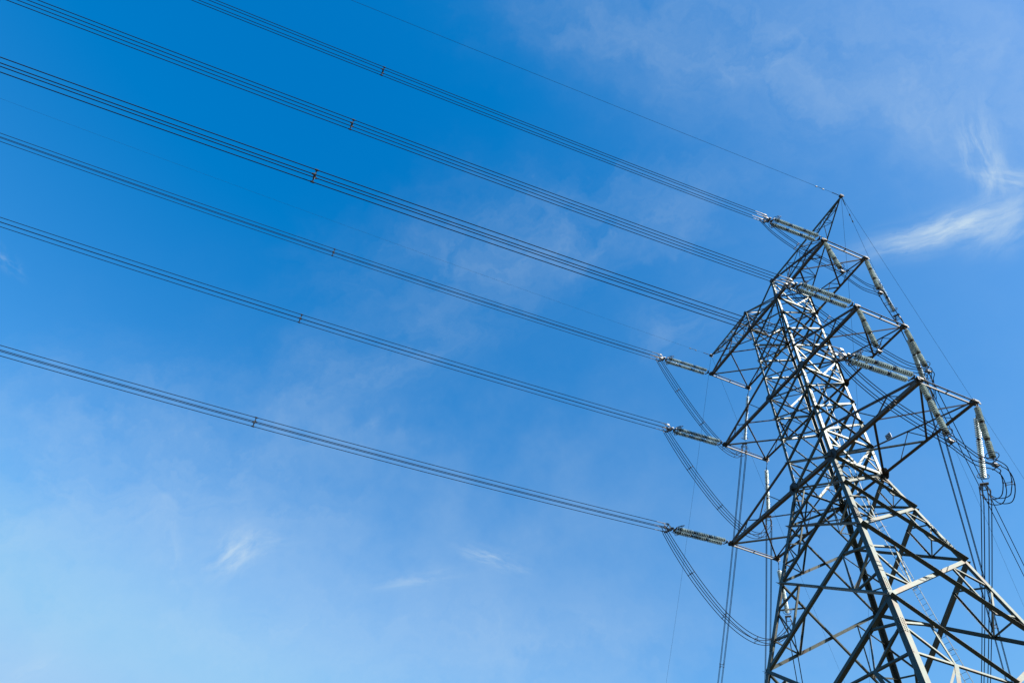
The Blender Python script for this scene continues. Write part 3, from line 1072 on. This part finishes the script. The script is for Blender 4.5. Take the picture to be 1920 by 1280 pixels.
def catmull(P, n=10):
    out = []
    Q = [P[0] * 2 - P[1]] + P + [P[-1] * 2 - P[-2]]
    for i in range(1, len(Q) - 2):
        a, b, c, d = Q[i - 1], Q[i], Q[i + 1], Q[i + 2]
        for k in range(n):
            t = k / n
            out.append(0.5 * ((2 * b) + (c - a) * t + (2 * a - 5 * b + 4 * c - d) * t * t + (3 * b - a - 3 * c + d) * t ** 3))
    out.append(P[-1])
    return out


def loop(l, sx, ctrl, label, spacers, e=0.2):     # slack loop from near clamps to far clamps
    sn, En, dn = DEAD[(l, sx, 'n')]
    sf, Ef, df = DEAD[(l, sx, 'f')]
    t = thing('jumper_loop', En, label, 'power line', 'slack wire loops round the pylon')
    n0, f0 = sum(sn, Vector()) / 4, sum(sf, Vector()) / 4
    # corner offsets are blended from the near clamp square to the far clamp square
    offn = [q - n0 for q in sn]
    offf = [q - f0 for q in sf]
    path = catmull([n0] + ctrl + [f0], 14)
    m = len(path) - 1
    perm = [0, 1, 2, 3]
    # the far square runs the other way: swap sides so that wires do not cross
    mapf = [1, 0, 3, 2]
    cur = [[] for _ in range(4)]
    for i, p in enumerate(path):
        f = i / m
        d = (path[min(i + 1, m)] - path[max(i - 1, 0)]).normalized()
        sd = d.cross(Vector((0, 0, 1)))
        if sd.length < .05:
            sd = Vector((-1, 0, 0))
        sd.normalize()
        if sd.dot(offn[1] - offn[0]) < 0:
            sd = -sd
        up = sd.cross(d).normalized()
        if up.z < 0:
            up = -up
        for k, (u, w) in enumerate(((-1, -1), (1, -1), (1, 1), (-1, 1))):
            mid = sd * (u * e) + up * (w * e * .8)
            if f < 0.18:
                g_ = f / .18
                o = offn[k] * (1 - g_) + mid * g_
            elif f > 0.82:
                g_ = (f - .82) / .18
                o = mid * (1 - g_) + offf[mapf[k]] * g_
            else:
                o = mid
            cur[k].append(p + o)
    for k in range(4):
        mb = MB(); mb.tube(cur[k], 0.024, 6); mb.build('conductor', M_WIRE, t, True)
    for f in spacers:
        i = int(f * m)
        cs = [cur[k][i] for k in range(4)]
        c = sum(cs, Vector()) / 4
        mb = MB()
        ins = [lerp(c, q, .62) for q in cs]
        mb.tube(ins, 0.019, 6, True)
        dd = (path[min(i + 1, m)] - path[max(i - 1, 0)]).normalized()
        for a, b in zip(ins, cs):
            mb.rod(a, b, 0.018, 6)
            mb.rod(b - dd * .06, b + dd * .06, 0.034, 8)
        mb.build('spacer', M_DARKFIT, t)
    return t


for l, h, ox in (('3', 2.45, 0.5), ('2', 2.6, 0.55), ('1', 2.2, 0.25)):
    A = sum(DEAD[(l, -1, 'n')][0], Vector()) / 4
    B = sum(DEAD[(l, -1, 'f')][0], Vector()) / 4
    ctrl = []
    for f in (0.08, 0.2, 0.35, 0.5, 0.65, 0.8, 0.92):
        k = 4 * f * (1 - f)
        ctrl.append(lerp(A, B, f) + Vector((ox * U * k, 0, -h * U * k)))
    loop(l, -1, ctrl, 'slack four wire loop with small spacers drooping below the %s left arm' % LNAME[l], (0.22, 0.40, 0.59, 0.74))

for l, tN, tF in (('3', Vector((0.05, 0, 0)), Vector((-.03, -.06, 0))), ('2', Vector((0, 0, 0)), Vector((0.0, -.03, 0))), ('1', Vector((0.0, -.03, 0)), Vector((-.10, -.155, 0)))):
    c1 = pilot(l, -1, tN, 'string of green discs hanging down from the near corner of the %s right arm' % LNAME[l])
    c2 = pilot(l, 1, tF, 'string of green discs hanging down from the far corner of the %s right arm' % LNAME[l])
    A = sum(DEAD[(l, 1, 'n')][0], Vector()) / 4
    B = sum(DEAD[(l, 1, 'f')][0], Vector()) / 4
    z = Vector((0, 0, 1))
    ctrl = [lerp(A, c1, .14) - z * .75, lerp(A, c1, .40) - z * 0.95, lerp(A, c1, .72) - z * .55, c1, lerp(c1, c2, .5) - z * .45, c2]
    out = B - c2
    if l == '1':
        ctrl += [c2 + Vector((-0.01, 0.45, -0.31)), c2 + Vector((-0.44, 0.96, -0.67)), c2 + Vector((-1.18, 1.45, -0.85)), c2 + Vector((-2.6, 2.85, 0.45))]
    else:
        ctrl += [lerp(c2, B, .25) - z * .10, lerp(c2, B, .60) - z * .42, lerp(c2, B, .9) - z * .60]
    loop(l, 1, ctrl, 'slack four wire loop held by hanging insulators below the %s right arm' % LNAME[l], (0.20, 0.72))

# ------------------------------------------------------------------ earth wires
def earth(label, H, fn, s0, s1, n, fit=True, r=0.014):
    pts = arc(fn, s0, s1, n)
    pts[0] = H
    t = thing('earth_wire', H, label, 'earth wire', 'thin earth wires from the horn tips')
    mb = MB(); mb.tube(pts, r, 5); mb.build('wire', M_EARTH, t, True)
    if fit:
        d = (pts[2] - pts[0]).normalized()
        mb = MB()
        mb.rod(H, H + d * .35, .02, 6); mb.rod(H + d * .3, H + d * .9, .032, 6)
        mb.build('clamp', M_DARKFIT, t)
        mb = MB()
        mb.rod(H + d * 1.75, H + d * 2.5, .018, 6)
        for q in (1.8, 2.45):
            mb.rod(H + d * q + Vector((0, 0, -.05)) - d * .08, H + d * q + Vector((0, 0, -.05)) + d * .08, .045, 8)
        mb.build('vibration_damper', M_STEEL, t)
    return t



# measured slope and sag of each earth wire: (azimuth, slope, curvature)
EARTH = [
    (1, 'thin grey wire crossing the top of the sky from the right horn tip', (math.pi + 0.0105, -0.083, 0.00022), 90, True),
    (-1, 'faint grey wire running left across the sky from the left horn tip', (math.pi - 0.0175, -0.083, 0.00065), 90, True),
    (1, 'thin wire with a pale damper falling away from the right horn tip', (-0.5796, -0.1984, 0.00333), 60, True),
    (1, 'outermost thin wire sloping towards the right edge from the right horn tip', (-0.4570, -0.2048, 0.002974), 69, False),
    (1, 'hair thin wire dropping almost straight down from the right horn tip', (-0.8734, -0.2159, 0.0029), 74, False),
    (-1, 'hair thin wire dropping through open sky left of the pylon from the left horn', (-1.148, -0.2255, 0.001517), 100, False),
    (-1, 'hair thin wire slanting down behind the pylon body from the left horn tip', (-0.7068, -0.2239, 0.00205), 100, False),
]
for sx, label, (th, a, b), s1, fit in EARTH:
    H = V(sx * HX, 0, HZ)

    def fe(s, H=H, th=th, a=a, b=b):
        return H + Vector((s * U * math.sin(th), s * U * math.cos(th), (a * s + b * s * s) * U))
    earth(label, H, fe, 0, s1, 120, fit, 0.0055 if s1 == 90 and sx < 0 else 0.010)
